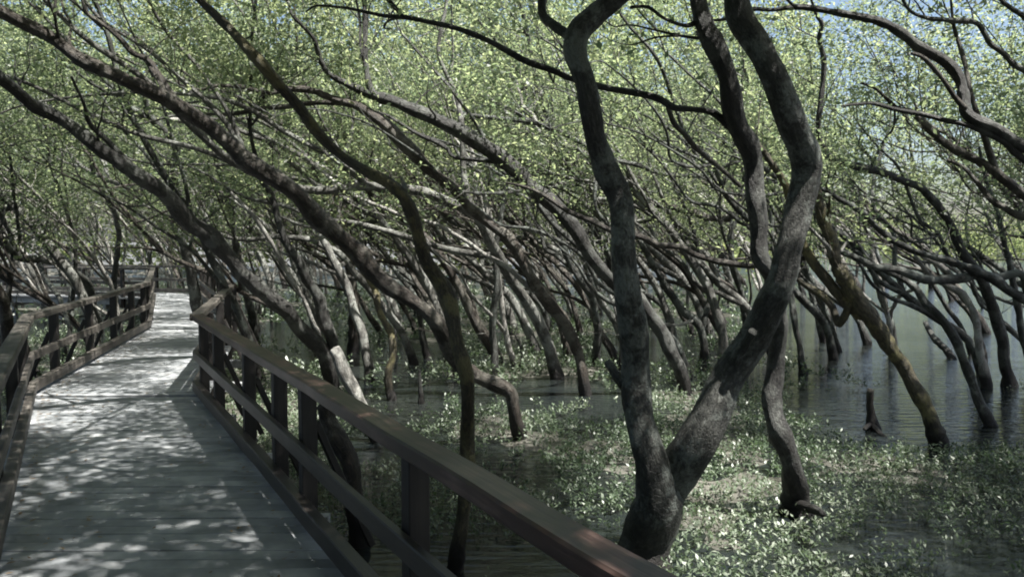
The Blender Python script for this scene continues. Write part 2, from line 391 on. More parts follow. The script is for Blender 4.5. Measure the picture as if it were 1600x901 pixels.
# ------------------------------------------------------------------ boardwalk deck
def build_deck():
    g = Geo(); rnd = random.Random(4)
    def run(A0, A1, B0, B1, pw=0.138, gap=0.006, z=0.0):
        ln = ((A1 - A0).length + (B1 - B0).length) / 2
        n = int(ln / (pw + gap))
        for i in range(n):
            k0 = i * (pw + gap) / ln; k1 = (i * (pw + gap) + pw) / ln
            e = 0.16
            a0 = A0.lerp(A1, k0); a1 = A0.lerp(A1, k1); b0 = B0.lerp(B1, k0); b1 = B0.lerp(B1, k1)
            s = (b0 - a0).normalized()
            a0 = a0 - s * e; a1 = a1 - s * e; b0 = b0 + s * e; b1 = b1 + s * e
            dz = rnd.uniform(-0.003, 0.003) + z; cup = 0.004
            sd_ = rnd.random() * 40
            bl = 0.006
            t = ((a1 - a0) + (b1 - b0)).normalized() * bl
            V = []; A = []
            for (p, q, off) in ((a0, b0, 0), (a0 + t, b0 + t, 1), (a1 - t, b1 - t, 1), (a1, b1, 0)):
                for m in range(5):
                    c = p.lerp(q, m / 4)
                    V.append(c + Vector((0, 0, dz - (0.004 if off == 0 else 0)))); A.append((m / 4 * 1.6 + sd_, (0.0 if off == 0 else 0.03) + i * 0.21, 0))
            base = len(V)
            for (p, q) in ((a0, b0), (a1, b1)):
                for m in range(5):
                    c = p.lerp(q, m / 4)
                    V.append(c + Vector((0, 0, dz - 0.04))); A.append((m / 4 * 1.6 + sd_, i * 0.21, 0.1))
            Fc = []
            for r_ in range(3):
                for m in range(4):
                    Fc.append((r_*5+m, r_*5+m+1, (r_+1)*5+m+1, (r_+1)*5+m))
            for m in range(4):
                Fc.append((m, base + m, base + m + 1, m + 1))
                Fc.append((15 + m, 16 + m, base + 6 + m, base + 5 + m))
                Fc.append((base + m, base + 5 + m, base + 6 + m, base + m + 1))
            Fc.append((0, 5, 10, 15, base + 5, base)); Fc.append((4, base + 4, base + 9, 19, 14, 9))
            g.add(V, Fc, A)
    for i in range(3):
        run(LN[i], LN[i+1], RN[i], RN[i+1], z=0.0 if i == 0 else 0.012 * i)
    for i in range(2):
        run(ENDL[i], ENDL[i+1], END[i], END[i+1], z=0.02)
    # bearers and stumps below the deck
    for (Ls, Rs) in ((LN, RN), (ENDL, END)):
        for i in range(len(Ls) - 1):
            for S_ in (Ls, Rs):
                a, b = S_[i], S_[i+1]
                boxbar(g, a + Vector((0, 0, -0.13)), b + Vector((0, 0, -0.13)), 0.075, 0.17, seed=i)
            n = max(2, int((Rs[i+1] - Rs[i]).length / 1.75))
            for k in range(n + 1):
                l = Ls[i].lerp(Ls[i+1], k / n); r = Rs[i].lerp(Rs[i+1], k / n); s = (r - l).normalized()
                boxbar(g, l - s * 0.1 + Vector((0, 0, -0.285)), r + s * 0.45 + Vector((0, 0, -0.285)), 0.09, 0.13, seed=k)
                for c in (l + s * 0.15, r - s * 0.15):
                    boxbar(g, c + Vector((0, 0, -1.1)), c + Vector((0, 0, -0.352)), 0.12, 0.12, up=Vector((0, 1, 0)), seed=k)
    me = g.mesh("boardwalk_planks", DECK, "grain", smooth=False)
    tag(obj("boardwalk_path", me), kind="structure")
build_deck()

# ------------------------------------------------------------------ railings
def railing(label, A, B, ks, side, mat_top, group="timber railings of the boardwalk", strut=True, top_ext=0.0, mat_mid=None):
    """A->B: inner face line, ks: post positions 0..1, side: outward unit sign along (t x z)"""
    t = (B - A).normalized(); out = t.cross(Vector((0, 0, 1))) * side
    root = empty("timber_railing", A)
    tag(root, label, "railing", group)
    mid_m = mat_mid or mat_top
    off = -A
    def bar(name, a, b, wd, h, m, up=Vector((0, 0, 1)), seed=0.0, bev=0.006):
        g = Geo(); boxbar(g, a + off, b + off, wd, h, up, seed=seed, bev=bev)
        return obj(name, g.mesh(name, m, "grain", smooth=False), root)
    Z = lambda z: Vector((0, 0, z))
    bar("top_rail", A + out * 0.055 + Z(0.865) - t * top_ext, B + out * 0.055 + Z(0.865) + t * 0.06, 0.125, 0.07, mat_top, seed=ks[0] + 1, bev=0.009)
    bar("middle_rail", A + out * 0.025 + Z(0.445), B + out * 0.025 + Z(0.445), 0.045, 0.095, mid_m, seed=2.2)
    bar("kerb_beam", A + out * 0.03 + Z(0.105), B + out * 0.03 + Z(0.105), 0.075, 0.11, mid_m, seed=3.3)
    for i, k in enumerate(ks):
        c = A.lerp(B, k) + out * 0.105
        bar("post", c + Z(-0.30), c + Z(0.829), 0.095, 0.095, POST, up=t, seed=i * 1.3 + 0.2)
        if strut and not (strut == 2 and i in (2, 3, 5)):
            bar("strut", c + out * 0.052 + Z(0.58), c + out * 0.40 + Z(-0.25), 0.07, 0.045, POST, up=out, seed=i + 0.7)
    return root

def kpos(A, B, Ds): return [(D - A.y) / (B.y - A.y) for D in Ds]
railing("dark reddish brown timber railing from the bottom centre up to the first bend",
        RN[0], RN[1], kpos(RN[0], RN[1], [-1.3, 0.2, 1.72, 3.26, 4.80, 5.45, 6.40, 7.75, 8.6]), 1, RAIL, mat_mid=RAIL_DARK, strut=2)
railing("grey timber railing past the first bend on the water side, ending under a leaning trunk",
        RN[1], RN[2], [0.14, 0.40, 0.66, 0.92], 1, RAIL_GREY, top_ext=0.12)
railing("far timber railing hidden behind trunks on the water side of the boardwalk's last straight",
        RN[2], RN[3], [0.05, 0.2, 0.35, 0.5, 0.65, 0.8, 0.96], 1, RAIL_GREY, strut=False)
railing("nearest grey timber railing at the left edge of the photo, up to the bend",
        LN[0], LN[1], kpos(LN[0], LN[1], [-1.2, 0.4, 2.0, 3.6, 5.2, 6.9, 8.55]), -1, RAIL_GREY)
railing("long weathered timber railing on the landward side between the two left bends, with pale top",
        LN[1], LN[2], [0.16, 0.40, 0.62, 0.82, 0.98], -1, RAIL_GREY)
railing("short far timber railing past the second left bend, seen almost end on",
        LN[2], LN[3], [0.2, 0.42, 0.64, 0.86], -1, RAIL_GREY)
railing("distant pale timber railing crossing behind the end of the visible boardwalk",
        END[0], END[1], [0.02, 0.2, 0.4, 0.6, 0.8, 0.98], 1, RAIL_GREY, strut=False)
railing("distant timber railing behind the trees at far left, last of the boardwalk",
        END[1], END[2], [0.2, 0.4, 0.6, 0.8, 0.98], 1, RAIL_GREY, strut=False)
railing("distant timber railing on the near side where the boardwalk turns left",
        ENDL[0], ENDL[1], [0.15, 0.35, 0.55, 0.75, 0.95], -1, RAIL_GREY, strut=False)

# ------------------------------------------------------------------ branching
def spray(g, leaves, pos, d, length, r, level, rnd, upb=0.35, leafn=26, spread=0.8, cl=0.28, seg=5):
    """a branch that wanders, forks, and carries leaf clusters at its twigs"""
    P = [(pos.copy(), r)]
    p = pos.copy(); dd = d.normalized()
    for i in range(seg):
        dd = (dd + Vector((rnd.gauss(0, .22), rnd.gauss(0, .22), rnd.gauss(0, .18) + upb * 0.28))).normalized()
        p = p + dd * (length / seg)
        P.append((p.copy(), max(0.004, r * (1 - 0.8 * (i + 1) / seg))))
    if r > 0.0045:
        tube(g, P, sides=6 if r > 0.02 else 4, gnarl=0.2, step=3.0, seed=rnd.random() * 9)
    if level > 0:
        k = rnd.randint(3, 4)
        for j in range(k):
            i = rnd.randint(1, seg)
            q, rr = P[i]
            nd = (dd * 0.7 + Vector((rnd.gauss(0, spread), rnd.gauss(0, spread), rnd.gauss(0, spread * 0.5) + upb))).normalized()
            spray(g, leaves, q, nd, length * rnd.uniform(.5, .75), max(0.004, rr * 0.7), level - 1, rnd, upb, leafn, spread, cl, max(3, seg - 1))
    else:
        for i in range(1, seg + 1):
            q = P[i][0]
            m = int(leafn * rnd.uniform(.6, 1.4))
            for _ in range(m):
                leaves.append((q.x + rnd.gauss(0, cl), q.y + rnd.gauss(0, cl), q.z + rnd.gauss(0, cl * 0.6)))

# ------------------------------------------------------------------ traced trees
NPR = np.random.default_rng(11)
tree_count = [0]
def traced(label, limbs, D1=None, mat=None, group=None, crown=None, name="mangrove_tree", cat="tree", base_D=None, twigs=0, base=True, flare=1.35, seedv=None, leafless=False, clip=True, reach=None):
    """limbs[0] = trunk (px, py, width) base->tip; others (Dend, points[, material])"""
    tree_count[0] += 1
    sd_ = seedv or tree_count[0] * 1.37
    rnd = random.Random(int(sd_ * 100))
    tr = limbs[0]
    D0 = base_D or ground_D(tr[0][1])
    b0 = at(tr[0][0], tr[0][1], D0)
    org = Vector((b0.x, b0.y, GZ - 0.1)) if base else b0.copy()
    root = empty(name, org); tag(root, label, cat, group)
    done = []                        # (px, py, D) samples for attachments
    ends = []
    wk = 0.94 if tr[0][2] > 60 else 0.84
    def lift(pts, Da, Db):
        ac = [0.0]
        for a, b in zip(pts, pts[1:]): ac.append(ac[-1] + math.hypot(a[0] - b[0], a[1] - b[1]))
        res = []
        for (x, y, wd), s in zip(pts, ac):
            D = Da + (Db - Da) * s / ac[-1]
            D += 0.10 * math.sin(s * 0.021 + sd_) * min(1, s / 80)
            done.append((x, y, D)); res.append((at(x, y, D), wd * wk * 0.5 * D / F))
        return res
    P = lift(tr, D0, D1 if D1 else D0)
    if base:
        P[0] = (P[0][0], P[0][1] * flare)
        P = [(Vector((P[0][0].x, P[0][0].y, GZ - 0.14)), P[0][1] * 1.25)] + P
    g = Geo(); tube(g, P, sides=26 if tr[0][2] > 40 else (16 if tr[0][2] > 24 else 9), seed=sd_, gnarl=(0.17 if tr[0][2] > 60 else 0.30), wob=(0.2 if tr[0][2] > 60 else 0.45), step=0.45 if tr[0][2] > 24 else 1.0)
    o = obj("trunk", g.mesh("trunk", mat or BARK, "bark", org), root)
    ends.append(P)
    for lim in limbs[1:]:
        Db, pts = lim[0], lim[1]; lm = lim[2] if len(lim) > 2 else (mat or BARK)
        x, y, _ = pts[0]
        near = min(done, key=lambda q: (q[0] - x) ** 2 + (q[1] - y) ** 2)
        Q = lift(pts, near[2], Db)
        g = Geo(); tube(g, Q, sides=26 if max(q[2] for q in pts[:4]) > 50 else 9, seed=sd_ + len(ends), gnarl=(0.15 if pts[0][2] < 31 and len(pts) > 15 else 0.26), wob=(0.12 if max(q[2] for q in pts[:4]) > 50 else 0.6), step=0.45 if max(q[2] for q in pts[:4]) > 50 else 1.0)
        obj("limb", g.mesh("limb", lm, "bark", org), root)
        ends.append(Q)
    if crown:
        g = Geo(); leaves = []
        for (ei, nb, ln, upb, leafn) in crown:
            Q = ends[ei]
            tip, r = Q[-1]; d = (tip - Q[-2][0]).normalized()
            for j in range(nb):
                k = max(1, len(Q) - 1 - (j % 3)) if len(Q) > 3 else len(Q) - 1
                q, rr = Q[k] if j % 2 else Q[-1]
                if j % 2 and clip and q.z < EYE + 0.31 * q.y: q, rr = Q[-1]
                nd = (d + Vector((rnd.gauss(0, .7), rnd.gauss(0, .7), abs(rnd.gauss(0, .5)) + upb))).normalized()
                spray(g, leaves, q, nd, ln * rnd.uniform(.7, 1.2), max(0.012, r * 0.6), 2, rnd, upb, leafn, 0.85, 0.22)
        for (ei, tx, ty, tz) in (reach or []):
            tip, r = ends[ei][-1]; T = Vector((tx, ty, tz)); m = (tip + T) / 2 + Vector((rnd.gauss(0, .15), rnd.gauss(0, .15), .35))
            r = max(r * 0.9, 0.03)
            BP = [(tip, r), (m, r * .75), (T, r * .4)]
            SP = tube(g, BP, sides=8, gnarl=.2, step=2, seed=sd_, wob=.5)
            for j in range(9):
                q, rr = SP[int(len(SP) * (0.3 + 0.68 * j / 8)) if j < 8 else -1]
                nd = Vector((rnd.gauss(0, 1), rnd.gauss(0, 1), rnd.gauss(.25, .4))).normalized()
                spray(g, leaves, q, nd, rnd.uniform(.9, 1.5), max(.008, rr * .5), 1, rnd, .2, 30, .95, .18)
        obj("branchwork", g.mesh("branchwork", mat or BARK, "bark", org), root)
        if leaves:
            obj("crown", leaf_mesh("crown", leaves, LEAF, NPR, origin=org), root)
    if twigs:
        g = Geo(); lv = []
        for j in range(twigs):
            Q = ends[j % len(ends)]; m = len(Q)
            q, rr = Q[rnd.randint(int(m * 0.55), m - 1)]
            if q.z < 1.2: continue
            nd = Vector((rnd.gauss(-0.3, .6), rnd.gauss(0.4, .5), rnd.uniform(.2, 1.0))).normalized()
            spray(g, lv, q, nd, rnd.uniform(.7, 1.7), min(0.018, max(0.008, rr * 0.3)), 1, rnd, 0.3, 9, 0.8, 0.16)
        to = obj("twigs", g.mesh("twigs", mat or BARK, "bark", org), root)
        if lv and not leafless: obj("leaves", leaf_mesh("leaves", lv, LEAF, NPR, origin=org), to)
    return root

# --- the forked tree in front
traced("thick dark forked tree just behind the near railing, splitting low into a V",
  [[(1002, 888, 104), (1010, 842, 84), (1024, 795, 82), (1025, 762, 68), (1015, 715, 52), (1004, 660, 48), (996, 606, 49), (990, 544, 48), (986, 495, 46), (979, 437, 43), (973, 370, 40), (966, 310, 40), (951, 275, 41), (934, 225, 35), (921, 175, 33), (911, 125, 36), (899, 85, 37), (904, 50, 38), (930, 24, 37), (962, 0, 35), (1000, -40, 32), (1030, -110, 26)],
   (5.4, [(1018, 830, 30), (1036, 788, 58), (1060, 740, 70), (1087, 690, 67), (1114, 640, 61), (1140, 585, 58), (1172, 535, 56), (1203, 480, 52), (1222, 437, 48), (1233, 385, 45), (1248, 325, 44), (1260, 275, 48), (1259, 245, 50), (1240, 195, 45), (1214, 130, 44), (1180, 66, 44), (1156, 22, 42), (1150, -20, 38), (1160, -90, 32), (1150, -180, 24)]),
   (5.5, [(1150, 600, 26), (1150, 565, 20), (1163, 540, 16), (1176, 518, 13)]),
   (5.9, [(975, 600, 22), (962, 585, 16), (950, 566, 15)]),
   (6.2, [(892, 58, 18), (868, 40, 15), (850, 22, 13), (847, -6, 12), (835, -60, 9)])],
  D1=5.6, twigs=0, crown=[(0, 5, 2.0, .5, 12), (1, 5, 2.0, .5, 12), (4, 3, 1.4, .5, 10)], flare=1.0,
  reach=[(0, 0.4, 6.4, 5.6), (0, -0.4, 5.2, 5.3), (1, 1.8, 4.6, 5.3), (1, 2.6, 7.3, 6.0), (1, 2.6, 5.6, 5.8), (0, 0.9, 3.9, 5.0), (0, -1.2, 4.2, 4.9)])

traced("tall dark trunk behind the right arm of the forked tree, bowing to the upper left",
  [[(1245, 800, 48), (1240, 760, 44), (1232, 715, 40), (1216, 665, 36), (1208, 620, 33), (1212, 570, 33), (1216, 510, 33), (1205, 440, 31), (1190, 400, 31), (1185, 345, 34), (1178, 290, 34), (1170, 245, 35), (1153, 187, 38), (1135, 125, 36), (1108, 62, 37), (1092, 16, 33), (1086, -30, 30), (1070, -110, 24)],
   (6.4, [(1238, 785, 26), (1262, 792, 20), (1286, 803, 13)]),
   (7.4, [(1160, 210, 22), (1137, 194, 18), (1112, 176, 12), (1081, 171, 11), (1056, 169, 12), (1037, 157, 13), (1019, 149, 14), (987, 143, 13), (956, 138, 12), (931, 133, 12), (889, 122, 11), (862, 109, 11), (825, 97, 12), (794, 81, 12), (759, 62, 10), (712, 44, 10), (669, 34, 9), (631, 27, 9), (600, 25, 7), (569, 19, 6), (534, 12, 5), (494, 9, 4), (478, 19, 3)]),
   (7.6, [(631, 27, 7), (616, 12, 7), (604, -6, 6), (585, -60, 4)]),
   (8.6, [(1040, 158, 10), (1047, 176, 9), (1056, 196, 9), (1072, 212, 9), (1097, 240, 9), (1128, 265, 8), (1156, 290, 7)], BARK_RED),
   (8.0, [(625, 27, 5), (606, 34, 4), (600, 44, 4), (612, 46, 2)]),
   (6.2, [(1093, 22, 14), (1086, 34, 10), (1069, 39, 7), (1037, 28, 6), (1012, 11, 6), (985, 12, 5)])],
  D1=6.2, mat=BARK_DARK, crown=[(0, 5, 2.0, .5, 12), (3, 2, 1.2, .6, 12)], twigs=6,
  reach=[(0, -0.5, 8.0, 6.2), (0, 1.2, 8.8, 6.6), (0, 2.2, 6.2, 6.6), (0, 0.6, 7.3, 6.6), (0, 4.2, 8.6, 6.9), (0, 2.8, 9.6, 6.9)])

traced("slender olive trunk in front of the curved yellow trunk, rising to the top left",
  [[(708, 905, 30), (716, 850, 30), (722, 800, 29), (731, 700, 28), (733, 650, 27), (731, 600, 26), (722, 560, 26), (712, 530, 28), (703, 469, 29), (685, 430, 27), (666, 400, 26), (650, 355, 24), (634, 312, 22), (610, 287, 20), (571, 268, 19), (535, 245, 19), (500, 212, 19), (470, 170, 18), (440, 135, 19), (400, 88, 19), (365, 52, 18), (335, 25, 17), (308, -2, 16), (255, -60, 12)],
   (5.9, [(632, 300, 12), (630, 288, 10), (627, 278, 5)])],
  D1=5.2, mat=BARK_MOSS, base_D=5.75, crown=[(0, 6, 1.9, .5, 12)], twigs=0,
  reach=[(0, -1.6, 7.6, 5.7), (0, -0.8, 5.9, 5.2), (0, -2.4, 6.2, 5.2)])

traced("curved yellow brown trunk with a crooked foot, its long limb reaching the top left corner",
  [[(816, 688, 26), (809, 660, 25), (803, 637, 25), (797, 616, 25), (775, 600, 25), (748, 589, 26), (722, 577, 30), (706, 550, 34), (690, 522, 32), (668, 492, 30), (640, 468, 29), (610, 448, 30), (583, 426, 31), (556, 391, 32), (525, 366, 33), (494, 337, 34), (447, 297, 34), (406, 266, 34), (375, 240, 31), (337, 205, 29), (297, 180, 29), (256, 154, 30), (219, 134, 28), (187, 119, 25), (156, 106, 25), (125, 91, 25), (94, 69, 24), (62, 50, 23), (31, 34, 22), (0, 16, 22), (-50, -12, 18), (-110, -70, 12)],
   (7.6, [(290, 176, 9), (250, 120, 10), (232, 95, 10), (207, 82, 10), (190, 62, 9), (170, 45, 9), (150, 32, 8), (134, 20, 7), (128, 0, 6), (115, -40, 4)]),
   (8.0, [(258, 150, 8), (240, 112, 9), (228, 94, 9), (212, 84, 7)]),
   (8.0, [(116, 85, 6), (108, 62, 6), (110, 38, 5), (100, 18, 5), (94, -4, 4)])],
  D1=6.6, mat=BARK_RED, crown=[(0, 6, 2.0, .45, 12), (1, 4, 1.4, .6, 12)], twigs=4, flare=1.1,
  reach=[(0, -3.2, 9.4, 6.2), (0, -3.6, 7.4, 5.2), (1, -2.4, 9.9, 6.3), (1, -1.6, 9.2, 6.3)])

traced("long black leaning trunk crossing over the boardwalk to the left edge of the photo",
  [[(522, 612, 30), (512, 570, 30), (503, 547, 30), (478, 520, 30), (447, 488, 28), (416, 458, 28), (384, 432, 31), (353, 400, 33), (328, 372, 33), (297, 347, 33), (275, 322, 31), (250, 297, 29), (219, 274, 28), (187, 252, 27), (156, 231, 25), (125, 209, 25), (94, 187, 24), (62, 169, 23), (31, 144, 21), (0, 122, 21), (-50, 85, 18), (-120, 20, 12)],
   (12.0, [(515, 560, 22), (519, 530, 24), (509, 500, 24), (497, 469, 22), (481, 437, 20), (469, 412, 18), (450, 387, 16), (440, 355, 13), (431, 328, 12), (420, 300, 11), (409, 281, 10), (398, 240, 8), (390, 200, 6)]),
   (11.6, [(500, 535, 8), (497, 519, 8), (487, 500, 8), (472, 462, 8), (450, 428, 8), (425, 381, 8), (400, 341, 8), (384, 325, 7), (360, 300, 5)], BARK_PALE),
   (9.4, [(222, 272, 12), (195, 250, 12), (169, 222, 11), (150, 205, 10), (137, 187, 8), (130, 160, 6), (112, 120, 5)])],
  D1=8.2, mat=BARK_DARK, crown=[(0, 6, 2.0, .3, 12), (1, 4, 1.2, .6, 14)], twigs=6, flare=1.1,
  reach=[(0, -5.2, 10.8, 6.2), (0, -4.4, 12.2, 6.9), (1, -3.2, 12.8, 6.9)])

traced("weathered snag coloured sunlit white with a sawn top, leaning behind the near railing",
  [[(590, 690, 24), (572, 650, 24), (556, 618, 25), (543, 590, 26), (533, 566, 25), (523, 545, 23)]],
  D1=9.6, mat=BARK_PALE, name="dead_snag", cat="snag", flare=1.0)
traced("pale thick trunk standing below the near railing, seen under its top rail",
  [[(560, 850, 38), (557, 790, 36), (552, 745, 35), (542, 710, 36), (526, 678, 36), (512, 650, 32), (505, 632, 26)]],
  D1=6.0, mat=BARK_RED, name="broken_trunk", cat="trunk", flare=1.1)

# --- middle distance trees
G_MID = "leaning mangroves in the middle distance"
traced("heavy trunk passing behind the forked tree's left arm, with an upright side stem",
  [[(1074, 618, 22), (1058, 569, 23), (1037, 525, 25), (1019, 497, 26), (1000, 470, 27), (962, 446, 26), (940, 420, 26), (916, 388, 27), (887, 344, 28), (847, 303, 30), (806, 262, 32), (775, 238, 31), (728, 209, 28), (681, 187, 25), (644, 172, 23), (594, 153, 20), (547, 134, 13), (515, 116, 11), (500, 90, 9), (490, 62, 8), (475, 44, 7), (456, 22, 7), (447, -5, 5), (430, -50, 3)],
   (11.6, [(590, 152, 22), (580, 138, 14), (574, 115, 11), (572, 80, 10), (570, 40, 10), (569, -5, 9), (565, -50, 6)]),
   (11.8, [(570, 100, 6), (564, 70, 5), (562, 31, 5), (555, -5, 4)]),
   (12.4, [(800, 258, 9), (760, 250, 8), (712, 245, 8), (697, 231, 8), (669, 216, 8), (637, 200, 7), (606, 181, 6), (570, 170, 5), (540, 165, 3)])],
  D1=11.0, mat=BARK_DARK, group=G_MID, twigs=14, crown=[(1, 5, 1.5, .5, 22), (0, 4, 1.5, .5, 20)])
traced("dark kinked trunk with a reddish foot, just left of the forked tree",
  [[(914, 617, 20), (911, 590, 20), (903, 553, 21), (887, 512, 23), (862, 481, 25), (840, 452, 24), (824, 425, 22), (812, 400, 21), (794, 374, 20), (769, 353, 20), (737, 328, 19), (709, 297, 18), (688, 277, 18), (660, 256, 22), (637, 231, 26), (603, 198, 24), (569, 172, 18), (525, 156, 13), (494, 144, 11), (469, 139, 11), (440, 140, 10), (419, 146, 9), (375, 136, 8), (340, 134, 7), (312, 140, 5), (280, 132, 3)],
   (12.6, [(838, 456, 14), (822, 445, 11), (806, 428, 10), (781, 409, 9), (753, 394, 8), (725, 375, 7), (694, 356, 7), (669, 347, 7), (637, 340, 7), (600, 325, 7), (550, 303, 7), (519, 280, 7), (494, 259, 7), (462, 240, 6), (422, 219, 6), (385, 195, 5), (360, 178, 3)], BARK_PALE),
   (12.2, [(545, 162, 8), (500, 160, 9), (460, 165, 9), (425, 168, 9), (390, 175, 8), (350, 178, 7), (320, 178, 6), (290, 172, 4)]),
   (11.5, [(412, 146, 6), (405, 152, 4), (408, 140, 4), (414, 132, 3)], BARK_PALE)],
  D1=11.0, mat=BARK_RED, group=G_MID, twigs=16, crown=[(0, 3, 1.2, .5, 16)])
traced("straight thin stem standing between the yellow trunk and the dark kinked trunk",
  [[(775, 590, 13), (772, 544, 13), (769, 506, 14), (775, 469, 14), (777, 437, 13), (775, 385, 11), (782, 340, 9), (790, 300, 7), (786, 250, 4)]], D1=14, mat=BARK, group=G_MID, twigs=5)
traced("lower leaning trunk right of the dark kinked one with many thin shoots above",
  [[(928, 572, 14), (934, 520, 14), (925, 469, 14), (909, 440, 13), (892, 410, 12), (878, 381, 11), (862, 342, 11), (831, 314, 11), (800, 298, 9), (769, 280, 8), (740, 262, 7), (715, 240, 5), (700, 200, 4)],
   (15.4, [(905, 430, 8), (870, 400, 8), (853, 390, 8), (845, 360, 7), (828, 331, 6), (810, 290, 5)])], D1=14, mat=BARK, group=G_MID, twigs=8)
traced("curvy sunlit trunk with a black foot standing left of the yellow trunk",
  [[(612, 625, 15), (606, 600, 14), (607, 580, 13), (615, 553, 14), (612, 525, 14), (600, 500, 13), (592, 480, 14), (584, 450, 15), (570, 426, 13), (550, 400, 12), (525, 372, 9), (500, 340, 7), (470, 300, 5), (440, 270, 4)]], D1=12.5, mat=BARK_MOSS, group=G_MID, twigs=7)
traced("dark upright trunk behind the black leaning trunk's foot",
  [[(553, 550, 18), (553, 510, 18), (553, 480, 20), (549, 437, 19), (541, 400, 15), (520, 350, 12), (505, 300, 9), (480, 240, 7), (470, 180, 4)]], D1=16, mat=BARK_RED, group=G_MID, twigs=7)
traced("forked trunk right of the forked tree's left arm, leaning left behind it",
  [[(1101, 566, 15), (1099, 535, 15), (1091, 505, 16), (1066, 484, 14), (1040, 446, 13), (1016, 406, 12), (995, 370, 10), (960, 320, 9), (935, 270, 7), (900, 230, 5)],
   (16, [(1095, 515, 12), (1105, 480, 11), (1110, 440, 10), (1095, 400, 9), (1080, 350, 7), (1060, 300, 6), (1030, 240, 4)]),
   (15, [(1085, 500, 8), (1060, 507, 5), (1034, 507, 4)], BARK_PALE)], D1=15, mat=BARK, group=G_MID, twigs=8)
traced("thin limb tree with a white twig, its branch running level across the middle",
  [[(1170, 560, 14), (1165, 500, 13), (1150, 430, 12), (1140, 380, 11), (1150, 330, 10), (1162, 290, 9), (1155, 255, 8), (1120, 265, 8), (1087, 275, 8), (1037, 272, 8), (1000, 259, 8), (956, 248, 8), (906, 222, 9), (875, 206, 9), (841, 194, 9), (791, 187, 8), (744, 181, 8), (705, 172, 6), (680, 160, 3)],
   (16, [(838, 193, 7), (832, 180, 6), (818, 165, 6), (812, 145, 5), (806, 124, 4)], BARK_PALE),
   (16, [(826, 170, 4), (838, 158, 4), (848, 140, 3)], BARK_PALE),
   (17, [(1156, 330, 9), (1144, 341, 12), (1112, 341, 12), (1075, 331, 13), (1037, 322, 12), (1006, 316, 10), (985, 318, 6)], BARK_RED),
   (17, [(1160, 340, 8), (1150, 320, 7), (1140, 304, 5)], BARK_PALE)], D1=15, mat=BARK, group=G_MID, twigs=8)
traced("trunk with an S shaped upper stem standing at the first bend of the railing",
  [[(325, 545, 22), (312, 490, 21), (304, 450, 20), (297, 416, 19), (284, 378, 17), (272, 340, 15), (282, 314, 15), (275, 284, 15), (270, 255, 14), (276, 235, 14), (265, 212, 14), (244, 194, 13), (230, 172, 12), (225, 145, 9), (215, 120, 5)],
   (15.5, [(246, 196, 12), (222, 180, 10), (195, 168, 9), (160, 165, 9), (138, 158, 9), (112, 140, 8), (75, 130, 7), (40, 122, 6), (10, 116, 4)]),
   (15.5, [(340, 212, 10), (312, 198, 11), (285, 190, 9), (258, 184, 8)], BARK_PALE),
   (15.5, [(244, 192, 6), (200, 180, 8), (160, 176, 8), (130, 180, 6), (105, 184, 4)], BARK_PALE)], D1=14.5, mat=BARK, group=G_MID, twigs=8)
traced("leaning trunk beside the railing end, below the black leaning trunk",
  [[(400, 540, 14), (390, 480, 14), (378, 430, 13), (368, 380, 12), (360, 320, 12), (350, 284, 11), (335, 240, 8), (330, 190, 6), (315, 140, 4)]], D1=16, mat=BARK, group=G_MID, twigs=7)
traced("slim dark stem with a bend, standing behind the long left railing",
  [[(176, 500, 13), (179, 437, 11), (184, 391, 10), (184, 353, 10), (169, 312, 10), (150, 281, 8), (140, 240, 7), (128, 195, 5), (120, 150, 3)]], D1=16, mat=BARK, group=G_MID, twigs=6)
traced("low crooked log-like trunk lying over towards the left edge behind the railing",
  [[(152, 520, 16), (142, 462, 15), (125, 432, 15), (94, 413, 16), (62, 406, 15), (30, 402, 16), (12, 388, 16), (0, 372, 16), (-30, 330, 12)],
   (12, [(60, 408, 9), (75, 440, 9), (95, 470, 8), (108, 510, 7)]),
   (13, [(22, 400, 7), (30, 375, 6), (26, 330, 6), (20, 290, 5), (16, 245, 4)])], D1=12, mat=BARK, group=G_MID, twigs=5)
traced("reddish trunk cut by the left edge of the photo behind the nearest railing",
  [[(20, 600, 24), (14, 530, 22), (8, 490, 20), (-4, 450, 18), (-30, 390, 16), (-60, 300, 12)]], D1=11.5, mat=BARK_RED, group=G_MID, twigs=0)
traced("thin trunk crossing limbs in the centre, dark cross branch on it",
  [[(668, 560, 12), (655, 500, 11), (648, 462, 9), (625, 434, 9), (600, 394, 8), (575, 356, 8), (556, 312, 8), (540, 275, 6), (520, 230, 5)],
   (16, [(545, 290, 5), (566, 300, 6), (600, 300, 7), (622, 308, 5)]),
   (16, [(600, 394, 4), (560, 350, 5), (534, 322, 7), (566, 334, 7), (603, 331, 6), (634, 337, 4)], BARK_RED),
   (15, [(519, 337, 4), (545, 308, 5), (562, 285, 5), (576, 262, 5), (585, 220, 3)])], D1=15.5, mat=BARK, group=G_MID, twigs=5)

